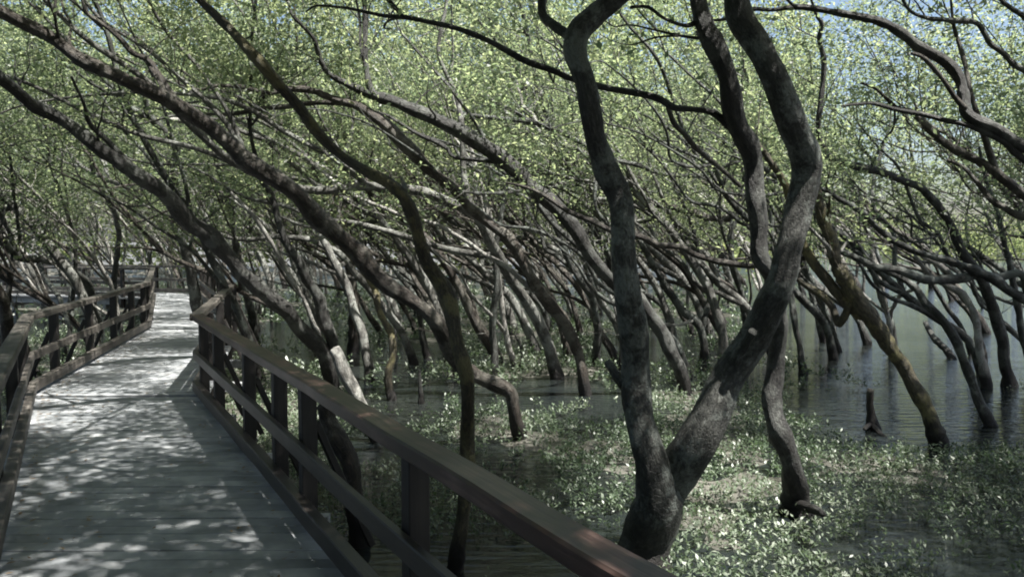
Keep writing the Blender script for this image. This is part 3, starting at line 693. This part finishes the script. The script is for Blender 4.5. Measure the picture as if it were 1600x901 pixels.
# --- right-hand trees
G_R = "leaning mangroves on the water's edge at right"
traced("straight mossy leaning trunk in open water right of the forked tree",
  [[(1472, 697, 26), (1458, 660, 26), (1436, 612, 27), (1410, 572, 27), (1388, 535, 29), (1366, 506, 31), (1340, 476, 33), (1322, 440, 28), (1308, 408, 24), (1302, 381, 22), (1288, 347, 20), (1280, 312, 18), (1270, 275, 15), (1262, 230, 11)],
   (9.0, [(1352, 492, 26), (1318, 466, 22), (1292, 438, 20), (1268, 407, 18), (1248, 365, 16), (1228, 292, 14), (1203, 252, 12), (1180, 222, 10), (1150, 180, 7), (1130, 140, 5)]),
   (9.6, [(1330, 470, 16), (1312, 505, 14), (1300, 480, 13), (1285, 462, 13), (1262, 447, 12), (1246, 436, 9)]),
   (9.8, [(1262, 402, 10), (1225, 408, 11), (1178, 415, 12), (1144, 412, 12), (1112, 406, 12), (1084, 397, 12), (1069, 387, 12), (1031, 384, 12), (1016, 375, 11), (991, 366, 11), (953, 359, 11), (925, 347, 11), (894, 334, 10), (856, 309, 8), (820, 292, 6), (790, 285, 4)], BARK_RED),
   (8.6, [(1300, 400, 10), (1293, 385, 8), (1275, 366, 6), (1262, 352, 5)], BARK_PALE)],
  D1=9.2, mat=BARK_MOSS, group=G_R, twigs=6)
traced("dark trunk arching from the water at far right over to an upright grey stem",
  [[(1578, 603, 20), (1572, 575, 20), (1566, 528, 21), (1553, 481, 21), (1540, 448, 20), (1520, 418, 19), (1505, 395, 18), (1495, 372, 17), (1484, 347, 17), (1462, 319, 15), (1441, 294, 14), (1412, 284, 14), (1369, 268, 14), (1334, 259, 13), (1302, 249, 12), (1287, 236, 11), (1279, 215, 10), (1279, 180, 10), (1284, 140, 10), (1287, 94, 10), (1281, 62, 9), (1284, 38, 8), (1274, 22, 6), (1262, -20, 4)],
   (12, [(1360, 262, 5), (1378, 225, 5), (1395, 200, 5), (1398, 170, 4)])], D1=11.5, mat=BARK_DARK, group=G_R, twigs=9)
traced("heavy branching limb from beyond the right edge, running up and left across the top right",
  [[(1960, 800, 40), (1930, 660, 36), (1870, 480, 30), (1760, 340, 26), (1650, 255, 25), (1600, 230, 24), (1560, 206, 22), (1514, 180, 20), (1506, 150, 19), (1497, 119, 18), (1475, 94, 18), (1441, 75, 18), (1406, 50, 17), (1366, 31, 15), (1300, 19, 12), (1250, 12, 9), (1206, 16, 8), (1172, 15, 7), (1134, 30, 6), (1110, 32, 4)],
   (7.4, [(1700, 290, 20), (1620, 262, 14), (1587, 240, 13), (1569, 222, 12), (1537, 206, 11), (1506, 194, 10), (1475, 187, 9), (1440, 178, 8), (1397, 170, 8), (1366, 161, 7), (1344, 162, 6), (1315, 166, 4)]),
   (7.2, [(1508, 170, 10), (1490, 150, 9), (1470, 120, 9), (1445, 92, 9), (1425, 84, 6)], BARK_RED),
   (7.0, [(1250, 12, 6), (1235, 5, 5), (1225, -10, 5), (1215, -40, 3)])],
  D1=7.6, mat=BARK_DARK, group=G_R, base_D=7.2, twigs=0, crown=[(3, 3, 1.2, .6, 16)])
traced("second limb from the right edge, sweeping up left below the heavy branching one",
  [[(2010, 760, 36), (1950, 600, 30), (1800, 470, 24), (1690, 375, 21), (1620, 318, 19), (1575, 284, 18), (1544, 261, 17), (1512, 244, 15), (1481, 226, 14), (1450, 200, 13), (1425, 176, 10), (1400, 168, 8), (1370, 140, 6), (1345, 130, 4)],
   (9.0, [(1640, 336, 16), (1600, 340, 14), (1570, 325, 12), (1548, 312, 11), (1530, 290, 9), (1505, 262, 7), (1480, 250, 5)]),
   (8.6, [(1560, 275, 12), (1545, 235, 12), (1530, 190, 10), (1515, 140, 9), (1505, 90, 8), (1490, 40, 7), (1485, -10, 5)])],
  D1=8.8, mat=BARK_RED, group=G_R, base_D=8.2, twigs=9)
traced("thin limb high at the top right corner, stepping down to the right edge",
  [[(1900, 700, 28), (1850, 480, 22), (1760, 260, 16), (1660, 140, 13), (1605, 111, 12), (1584, 100, 11), (1569, 84, 10), (1547, 69, 10), (1537, 53, 10), (1522, 36, 10), (1475, 31, 9), (1447, 28, 7), (1420, 15, 6), (1400, -20, 4)],
   (8.4, [(1660, 140, 8), (1620, 60, 9), (1600, 28, 9), (1580, 14, 8), (1562, -2, 7), (1540, -40, 5)])],
  D1=8.6, mat=BARK, group=G_R, base_D=8.6, twigs=5, crown=[(1, 3, 1.3, .6, 18)])
traced("pale topped limb reaching level across the bright water from the right edge",
  [[(1720, 640, 30), (1680, 560, 24), (1640, 500, 21), (1600, 466, 19), (1575, 450, 19), (1550, 433, 18), (1519, 420, 16), (1491, 410, 14), (1459, 403, 13), (1428, 391, 12), (1397, 375, 11), (1369, 353, 10), (1344, 331, 10), (1319, 316, 9), (1287, 297, 8), (1260, 285, 5)],
   (10.0, [(1610, 470, 14), (1596, 430, 15), (1560, 432, 14), (1531, 430, 16), (1500, 436, 17), (1459, 438, 17), (1428, 430, 16), (1397, 420, 15), (1369, 415, 14), (1337, 403, 12), (1312, 394, 9), (1295, 388, 5)]),
   (10.4, [(1372, 416, 7), (1362, 392, 7), (1358, 370, 5)], BARK_PALE),
   (10.4, [(1312, 394, 5), (1328, 374, 5), (1345, 377, 4), (1390, 383, 3)], BARK_PALE),
   (10.8, [(1490, 434, 10), (1470, 415, 9), (1440, 400, 7)], BARK_PALE)],
  D1=10.0, mat=BARK, group=G_R, base_D=10.8, twigs=4)
traced("slanting grey trunk rooted at the edge of the seedlings below the level limb",
  [[(1548, 664, 18), (1528, 625, 17), (1512, 581, 17), (1494, 534, 17), (1475, 500, 17), (1447, 475, 16), (1431, 452, 14), (1410, 436, 12), (1380, 420, 10), (1350, 395, 7), (1330, 360, 5)]], D1=11, mat=BARK, group=G_R, twigs=4)
traced("short thin dark stem leaning among the grey trunks in the bright water",
  [[(1518, 556, 9), (1503, 512, 8), (1481, 481, 8), (1463, 453, 8), (1450, 425, 6), (1440, 390, 4)]], D1=17, mat=BARK, group=G_R, twigs=3)
traced("pale trunk bowed over the bright water behind the slanting grey trunk",
  [[(1540, 606, 16), (1537, 575, 17), (1531, 544, 14), (1525, 497, 13), (1509, 464, 13), (1484, 449, 12), (1455, 432, 9), (1430, 400, 6)]], D1=13, mat=BARK_PALE, group=G_R, twigs=3)
traced("short dark leaning stub standing alone in the bright water",
  [[(1488, 560, 14), (1475, 545, 13), (1460, 528, 12), (1446, 503, 8)]], D1=17, mat=BARK, name="dead_stub", cat="stub")
traced("slender trunk at the right edge, standing in the bright water",
  [[(1612, 600, 14), (1600, 530, 14), (1590, 480, 13), (1583, 440, 12), (1570, 380, 10), (1555, 320, 8), (1540, 280, 6), (1530, 230, 4)]], D1=13.5, mat=BARK, group=G_R, twigs=5)
traced("blue grey forked trunk behind the mossy leaning trunk's elbow",
  [[(1396, 545, 13), (1390, 500, 13), (1375, 456, 12), (1366, 425, 11), (1362, 387, 9), (1350, 340, 7), (1340, 290, 5)],
   (14, [(1391, 498, 7), (1399, 473, 7), (1412, 458, 7), (1427, 452, 5), (1445, 425, 3)], BARK_PALE)], D1=17, mat=BARK, group=G_R, twigs=4)
traced("thin trunk with a black foot between the right arm and the mossy leaning trunk",
  [[(1254, 583, 13), (1250, 545, 12), (1240, 500, 12), (1236, 460, 11), (1225, 420, 9), (1215, 380, 7)]], D1=15, mat=BARK, group=G_R, twigs=3)
traced("short reddish stump with a spreading root foot among the seedlings at right",
  [[(1364, 668, 24), (1362, 650, 17), (1360, 630, 14), (1361, 608, 13)],
   (9.6, [(1362, 660, 12), (1376, 678, 10), (1390, 690, 7)]),
   (9.6, [(1360, 662, 10), (1350, 670, 6)])], mat=BARK_RED, name="tree_stump", cat="stump")
traced("small dark stump spike left of the yellow trunk",
  [[(657, 630, 10), (656, 605, 8), (655, 577, 5)]], mat=BARK, name="tree_stump", cat="stump")
traced("small crooked dead stick rising from the shallow water in the middle distance",
  [[(812, 580, 9), (818, 560, 8), (814, 540, 6), (805, 524, 4)]], mat=BARK, name="dead_stub", cat="stub")

# ------------------------------------------------------------------ background trees: prototypes and copies
def grow(seed, lean, height, r0, straight=0.0, leafn=16):
    rnd = random.Random(seed); g = Geo(); leaves = []
    P = [(Vector((0, 0, -0.2)), r0 * 1.5), (Vector((0, 0, 0.05)), r0 * 1.15)]
    p = Vector((0, 0, 0.05)); k = 9
    th = rnd.uniform(0.05, 0.3); yaw = 0
    for i in range(k):
        f = i / k
        th += (lean - th) * 0.33 + rnd.gauss(0, .17)
        if f > 0.7: th -= 0.15
        yaw += rnd.gauss(0, .3)
        d = Vector((-math.sin(th) * math.cos(yaw), math.sin(th) * math.sin(yaw), math.cos(th)))
        p = p + d * (height / k / max(0.55, math.cos(lean)))
        P.append((p.copy(), r0 * (1 - 0.72 * (i + 1) / k)))
    S = tube(g, P, sides=7, gnarl=0.2, step=2.6, wob=0.5, seed=seed)
    for j in range(rnd.randint(4, 5)):                   # secondary stems
        i = rnd.randint(2, 6); q, rr = P[i]
        d = Vector((-rnd.uniform(.0, .8), rnd.gauss(0, .5), rnd.uniform(.5, 1.1))).normalized()
        Q = [(q, rr * .7)]; pp = q.copy()
        for m in range(6):
            d = (d + Vector((rnd.gauss(-.06, .16), rnd.gauss(0, .16), rnd.gauss(0, .12)))).normalized()
            pp = pp + d * height * 0.1
            Q.append((pp.copy(), rr * .7 * (1 - .75 * (m + 1) / 6)))
        tube(g, Q, sides=6, gnarl=0.2, step=3, wob=0.4, seed=seed + j)
        for m in (3, 5, 6):
            nd = Vector((rnd.gauss(-.2, .7), rnd.gauss(0, .7), rnd.uniform(.1, .8))).normalized()
            spray(g, leaves, Q[m][0], nd, rnd.uniform(1.0, 1.7), Q[m][1] * .7 + .006, 1, rnd, .3, leafn, .85, .17)
    for i in (6, 7, 8, 9, 10, 10):
        nd = Vector((rnd.gauss(-.2, .8), rnd.gauss(0, .8), rnd.uniform(.1, .9))).normalized()
        spray(g, leaves, P[i][0], nd, rnd.uniform(1.1, 2.0), P[i][1] * .6 + .006, 1, rnd, .3, leafn, .85, .18)
    for _ in range(3):                                   # bare low twigs
        i = rnd.randint(2, 5)
        spray(g, [], P[i][0], Vector((rnd.gauss(-.5, .5), rnd.gauss(0, .6), rnd.uniform(0, .8))), rnd.uniform(.6, 1.3), .014, 1, rnd, .2, 0, .7, .1)
    tm = g.mesh("trunk", [BARK_SUNLIT_GREY, BARK_RED, BARK, BARK_PALE, BARK_SUNLIT_GREY][seed % 5], "bark")
    cm = leaf_mesh("crown", leaves, LEAF, NPR, L=(0.045, 0.10), W=0.40)
    return tm, cm

protos = []
for i in range(9):
    protos.append(grow(101 + i, [0.75, 0.9, 0.6, 0.8, 0.45, 0.7, 0.25, 0.15, 0.5][i], [5.0, 5.6, 5.4, 4.8, 6.0, 5.2, 6.2, 6.6, 5.5][i], [.060, .072, .052, .048, .062, .066, .045, .055, .042][i], leafn=17))
LEANING, UPRIGHT = [0, 1, 2, 3, 5, 8], [4, 6, 7, 8, 2]

def grow_arching(seed, lean, length, r0):
    """long bare limbs arching over to one side, leaves only at the ends"""
    rnd = random.Random(seed); g = Geo(); leaves = []
    P = [(Vector((0, 0, -0.2)), r0 * 1.5), (Vector((0, 0, 0.05)), r0 * 1.15)]
    p = Vector((0, 0, .05)); th = rnd.uniform(.1, .4); k = 12
    for i in range(k):
        th += (lean - th) * .28 + rnd.gauss(0, .16)
        d = Vector((-math.sin(th), rnd.gauss(0, .16), math.cos(th))).normalized(); p = p + d * length / k
        P.append((p.copy(), r0 * (1 - .75 * (i + 1) / k)))
    tube(g, P, sides=7, gnarl=.2, step=2.4, wob=.5, seed=seed); ends = [(P[-1][0], d)]
    for j in range(6):
        i = rnd.randint(3, 9); q, rr = P[i]; th2 = rnd.uniform(.2, 1.5); Q = [(q, rr * .7)]; pp = q.copy(); m = rnd.randint(6, 9); yw = rnd.gauss(0, .4)
        for n in range(m):
            th2 += rnd.gauss(0, .22) + (1.0 - th2) * .08
            d = Vector((-math.sin(th2), yw + rnd.gauss(0, .15), math.cos(th2))).normalized(); pp = pp + d * length * .07
            Q.append((pp.copy(), max(.006, rr * .7 * (1 - .8 * (n + 1) / m))))
            if rnd.random() < .5:
                spray(g, [], pp, Vector((rnd.gauss(-.4, .6), rnd.gauss(0, .5), rnd.uniform(.1, .9))), rnd.uniform(.4, 1.0), .010, 1, rnd, .2, 0, .7, .1)
        tube(g, Q, sides=6, gnarl=.2, step=2.6, wob=.5, seed=seed + j); ends.append((Q[-1][0], d))
    for q, d in ends:
        for _ in range(2):
            spray(g, leaves, q, (d + Vector((rnd.gauss(0, .5), rnd.gauss(0, .5), .5))).normalized(), rnd.uniform(.9, 1.5), .012, 1, rnd, .4, 16, .8, .17)
    return g.mesh("trunk", [BARK_SUNLIT_GREY, BARK_RED, BARK_SUNLIT_GREY, BARK][seed % 4], "bark"), leaf_mesh("crown", leaves, LEAF, NPR, L=(0.045, 0.10), W=0.40)
ARCH = [grow_arching(301 + i, [1.0, 1.15, .85, 1.25, .95, 1.1][i], [7.5, 8.5, 7, 8, 6.5, 9][i], [.085, .10, .07, .08, .065, .095][i]) for i in range(6)]

def zone_label(px, D):
    if px < 330: z = "in the thicket behind the left railing"
    elif px < 620: z = "in the thicket between the boardwalk and the yellow trunk"
    elif px < 980: z = "in the thicket left of the forked tree"
    elif px < 1260: z = "in the thicket between the forked tree's arms"
    else: z = "on the water's edge at right"
    s = "slender leaning mangrove " if D < 20 else ("grey leaning mangrove further back " if D < 30 else "distant thin mangrove ")
    return s + z
rnd = random.Random(77)
placed = []
count = 0; tries = 0
proto_used = {}
while count < 240 and tries < 9000:
    tries += 1
    u = rnd.random()
    D = 13.5 + 34 * u ** 1.25
    x = rnd.uniform(-0.70 * D - 1.5, 0.70 * D + 3)
    px = CX + F * x / D
    if on_deck(x, D, 0.5): continue
    left = px < 330
    if px > 1230 and D < 24 and rnd.random() < 0.15: continue
    if px > 1360 and D > 21 and rnd.random() < 0.80: continue
    if 1270 < px < 1520 and D < 14.5: continue
    if 225 < px < 300 and D < 24: continue
    md = 0.75 if D < 26 else 1.1
    if any((x - a) ** 2 + (D - b) ** 2 < md * md for a, b in placed): continue
    placed.append((x, D)); count += 1
    arch = rnd.random() < (0.62 if D < 22 and px > 420 else 0.12)
    k = rnd.choice(UPRIGHT if (left and rnd.random() < .75) or rnd.random() < .12 else LEANING)
    tm, cm = ARCH[rnd.randrange(6)] if arch else protos[k]
    root = empty("mangrove_tree", (x, D, GZ - 0.02))
    root.rotation_euler = (0, 0, rnd.gauss(0, .42) + (0.3 if left else -0.1))
    s = rnd.uniform(.82, 1.25) * (1 + max(0, D - 22) * 0.028); root.scale = (s, s, s * rnd.uniform(.9, 1.1))
    tag(root, zone_label(px, D), "tree", zone_label(px, D))
    obj("trunk", tm, root); obj("crown", cm, root)

# tall neighbours outside the frame whose crowns close over the boardwalk
def canopy_tree(seed):
    rnd = random.Random(seed); g = Geo(); lv = []
    P = [(Vector((0, 0, -.2)), .17), (Vector((0.05, 0, .4)), .13), (Vector((-.2, .1, 2.0)), .11), (Vector((-.1, -.2, 3.6)), .10), (Vector((-.5, 0, 5.0)), .07), (Vector((-.6, .2, 6.2)), .03)]
    tube(g, P, sides=9, step=2, seed=seed, wob=.4)
    for j in range(11):
        a = j * 2.4 + rnd.uniform(-.3, .3)
        q = Vector((-.2, -.1, rnd.uniform(3.9, 5.2)))
        T = q + Vector((math.cos(a) * rnd.uniform(1.2, 2.6), math.sin(a) * rnd.uniform(1.2, 2.6), rnd.uniform(1.0, 1.9)))
        S = tube(g, [(q, .05), ((q + T) / 2 + Vector((0, 0, .2)), .035), (T, .018)], sides=6, step=3, seed=seed + j, wob=.4)
        for m in range(9):
            c, rr = S[int((len(S) - 1) * (.2 + .8 * m / 8))]
            spray(g, lv, c, Vector((rnd.gauss(0, 1), rnd.gauss(0, 1), rnd.gauss(.2, .4))).normalized(), rnd.uniform(.8, 1.5), .012, 1, rnd, .2, 27, .9, .17)
    return g.mesh("trunk", BARK, "bark"), leaf_mesh("crown", lv, LEAF, NPR, L=(0.07, 0.13), W=0.42)
CT = [canopy_tree(5), canopy_tree(6)]
for i, (x, y, rz) in enumerate([(6.2, -1.6, 0.3), (7.4, 2.4, 1.1), (10.2, 7.2, 2.0), (-4.4, 1.2, 2.9), (-6.6, 4.6, 4.1), (-8.6, 8.4, 5.0), (0.2, -2.8, 0.6), (-3.2, -3.4, 1.6), (3.6, -4.0, 2.2), (12.0, 4.0, 3.3), (-10.6, 11.2, 3.8), (9.4, 11.2, .2), (2.15, 2.5, 1.7), (-2.4, 2.5, 4.4), (-1.6, -.6, 5.2)]):
    root = empty("mangrove_tree", (x, y, GZ - 0.02)); root.rotation_euler = (0, 0, rz); root.scale = (1.25, 1.25, 1.4)
    tag(root, "unseen mangrove added beside and behind the camera to block low sky light", "tree", "tall mangroves outside the frame")
    obj("trunk", CT[i % 2][0], root); obj("crown", CT[i % 2][1], root)

rnd = random.Random(8)  # more of the wood, unseen, added around the camera to block low sky light
for i in range(30):
    a = R(100 + i * 160 / 29 + rnd.uniform(-4, 4)) if i % 2 else R(-100 - i * 160 / 29 + rnd.uniform(-4, 4))
    q = rnd.uniform(6.5, 13)
    k = rnd.choice([1, 4, 6, 7, 8, 0, 3]); x, y = math.sin(a) * q, math.cos(a) * q - 1.0
    root = empty("mangrove_tree", (x, y, GZ - 0.02)); root.rotation_euler = (0, 0, rnd.uniform(0, 6.28)); root.scale = (1.2, 1.2, 1.2)
    tag(root, "unseen mangrove added beside and behind the camera to block low sky light", "tree", "tall mangroves outside the frame")
    obj("trunk", protos[k][0], root); obj("crown", protos[k][1], root)

# ------------------------------------------------------------------ far woods (reads as one mass)
def far_woods():
    rng = np.random.default_rng(5); pts = []
    rr = random.Random(9)
    for _ in range(820):
        a = rr.random()
        D = rr.uniform(50, 66); x = rr.uniform(-0.75 * D, 0.36 * D)
        z0 = GZ + 0.3 + 20 * rr.random() ** 0.9
        n = 70; s = rr.uniform(.5, 1.2)
        pts.append(rng.normal(size=(n, 3)) * np.array([s, s, s * .6]) + np.array([x, D, z0]))
    for _ in range(420):                                  # the low far shore across the open water
        D = rr.uniform(100, 125); x = rr.uniform(0.22 * D, 0.9 * D)
        n = 80; s = rr.uniform(.8, 1.6)
        pts.append(rng.normal(size=(n, 3)) * np.array([s * 1.4, s, s * .6]) + np.array([x, D, GZ + 0.4 + 5.0 * rr.random() ** 1.5]))
    P = np.concatenate(pts); P = P[P[:, 2] > GZ]
    me = leaf_mesh("far_woods", P, LEAF_FAR, rng, L=(0.28, 0.55), W=0.55)
    o = obj("woods", me); tag(o, "distant mangrove woods closing the view behind the thicket", "woods", kind="stuff")
far_woods()

# ------------------------------------------------------------------ seedlings on the mud
def seedlings():
    rng = np.random.default_rng(21); rr = random.Random(22)
    cent, dirs, lens, shade = [], [], [], []
    stems = Geo()
    def clump(x, y, h, n, ls, sh):
        for k in range(n):
            f = (k + 1) / n
            a = rr.random() * 6.283; tilt = rr.uniform(0.15, 1.1)
            d = (math.cos(a) * math.cos(tilt), math.sin(a) * math.cos(tilt), math.sin(tilt))
            L_ = ls * rr.uniform(.7, 1.25)
            cent.append((x + d[0] * L_ * .55 + rr.gauss(0, .02), y + d[1] * L_ * .55 + rr.gauss(0, .02), GZ + h * (0.25 + 0.75 * f) + d[2] * L_ * .5))
            dirs.append(d); lens.append(L_); shade.append(sh + rr.uniform(-.3, .3) + (.35 if rr.random() < .12 else 0))
    tot = 0
    for (D0, D1, dens, n, ls, h) in ((3.2, 8.0, 235, 7, .043, .085), (8.0, 13.0, 150, 7, .052, .095), (13.0, 21.0, 48, 8, .078, .16), (21.0, 40.0, 10, 8, .13, .22)):
        area = (D1 - D0) * (0.68 * (D0 + D1) + 2)
        for _ in range(int(area * dens)):
            D = rr.uniform(D0, D1); hw = 0.68 * D + 1; x = rr.uniform(-hw, hw)
            if on_deck(x, D, -0.1): continue
            m = fbm(x, D, 0.45, 3.1) * 1.1 + fbm(x, D, 1.3, 30.0) * 0.55 + 0.16 + min(0, fbm(x, D, 2.6, 90.) + 0.12) * 1.7
            if D > 9.0 and x > 0.30 * D - 0.2: m -= min(1.2, 0.13 * (D - 9.0) + 0.10 * (x - 0.30 * D))
            if D > 14: m -= 0.1
            if rr.random() > m * 4.5 + ((2.9 if x > 2.0 else 1.5) if D < 8.5 else 1.0 if D < 10.5 else 0.3): continue
            clump(x, D, h * rr.uniform(.4, 1.9) * (1 + 0.9 * fbm(x, D, 1.1, 70.)), int(n * rr.uniform(.6, 1.3)), ls, 0.25 + 0.35 * (fbm(x, D, 0.8, 50.) + .3))
            tot += 1
            if D < 9 and rr.random() < 0.5:
                q = Vector((x, D, GZ - .02)); tube(stems, [(q, .0028), (q + Vector((rr.gauss(0, .02), rr.gauss(0, .02), h * .8)), .0018)], sides=3, gnarl=0, step=60)
    c = np.array(cent); d = np.array(dirs); ln = np.array(lens)[:, None]; n = len(c)
    s = np.cross(d, rng.normal(size=(n, 3)) * .35 + np.array([0, 0, 1.0])); s /= np.linalg.norm(s, axis=1)[:, None] + 1e-9
    nr = np.cross(s, d); wd = ln * 0.44
    V = np.empty((n, 4, 3)); V[:, 0] = c - d * ln * .5; V[:, 1] = c + s * wd * .5 + nr * wd * .12; V[:, 2] = c + d * ln * .5 - nr * ln * .08; V[:, 3] = c - s * wd * .5 + nr * wd * .12
    me = bpy.data.meshes.new("seedlings")
    me.vertices.add(4 * n); me.vertices.foreach_set("co", V.astype(np.float32).ravel())
    me.loops.add(4 * n); me.loops.foreach_set("vertex_index", np.arange(4 * n, dtype=np.int32))
    me.polygons.add(n); me.polygons.foreach_set("loop_start", np.arange(0, 4 * n, 4, dtype=np.int32)); me.polygons.foreach_set("loop_total", np.full(n, 4, dtype=np.int32))
    a = me.attributes.new("shade", 'FLOAT', 'FACE'); a.data.foreach_set("value", np.array(shade, dtype=np.float32))
    me.materials.append(LEAF_GROUND); me.update(calc_edges=True)
    o = obj("seedling_cover", me); tag(o, "low mangrove seedlings covering the mud and shallow water", "ground cover", kind="stuff")
    o2 = obj("seedling_stems", stems.mesh("seedling_stems", BARK_MOSS, "bark"), o); 
    print("seedlings", tot, n)
seedlings()

# ------------------------------------------------------------------ leaf litter on the deck
def litter():
    rng = np.random.default_rng(31); rr = random.Random(32); pts = []
    for _ in range(900):
        D = rr.uniform(2.2, 14)
        xl = (-0.42 - 0.552 * D) if D < 8.66 else (-5.2 - 0.26 * (D - 8.66)); xr = xr0(D) if D < 8.7 else (-3.5 - .285 * (D - 8.7))
        k = rr.random() ** 2.2 * 0.35 if rr.random() < .65 else rr.random()
        if rr.random() < .15: k = 1 - k * .2
        pts.append((xl + (xr - xl) * (0.03 + .94 * k), D, 0.020 if D > 8.7 else 0.012))
    n = len(pts); me = leaf_mesh("leaf_litter", pts, LITTER, rng, L=(0.025, 0.06), W=0.45)
    co = np.empty(n * 12, dtype=np.float32); me.vertices.foreach_get("co", co); co = co.reshape(-1, 3)
    base = np.repeat(np.array(pts)[:, 2], 4); co[:, 2] = base + (co[:, 2] - base) * 0.12; me.vertices.foreach_set("co", co.ravel()); me.update()
    tag(obj("leaf_litter", me), "fallen brown and yellow leaves along the boardwalk's edges", "leaf litter", kind="stuff")
LITTER = leaf_material("dry_leaf", [(0, (0.10, 0.055, 0.025)), (.5, (0.22, 0.14, 0.06)), (1, (0.38, 0.30, 0.14))], [(0, (0.1, 0.06, 0.03)), (1, (0.3, 0.2, 0.08))], tw=0.1)
litter()
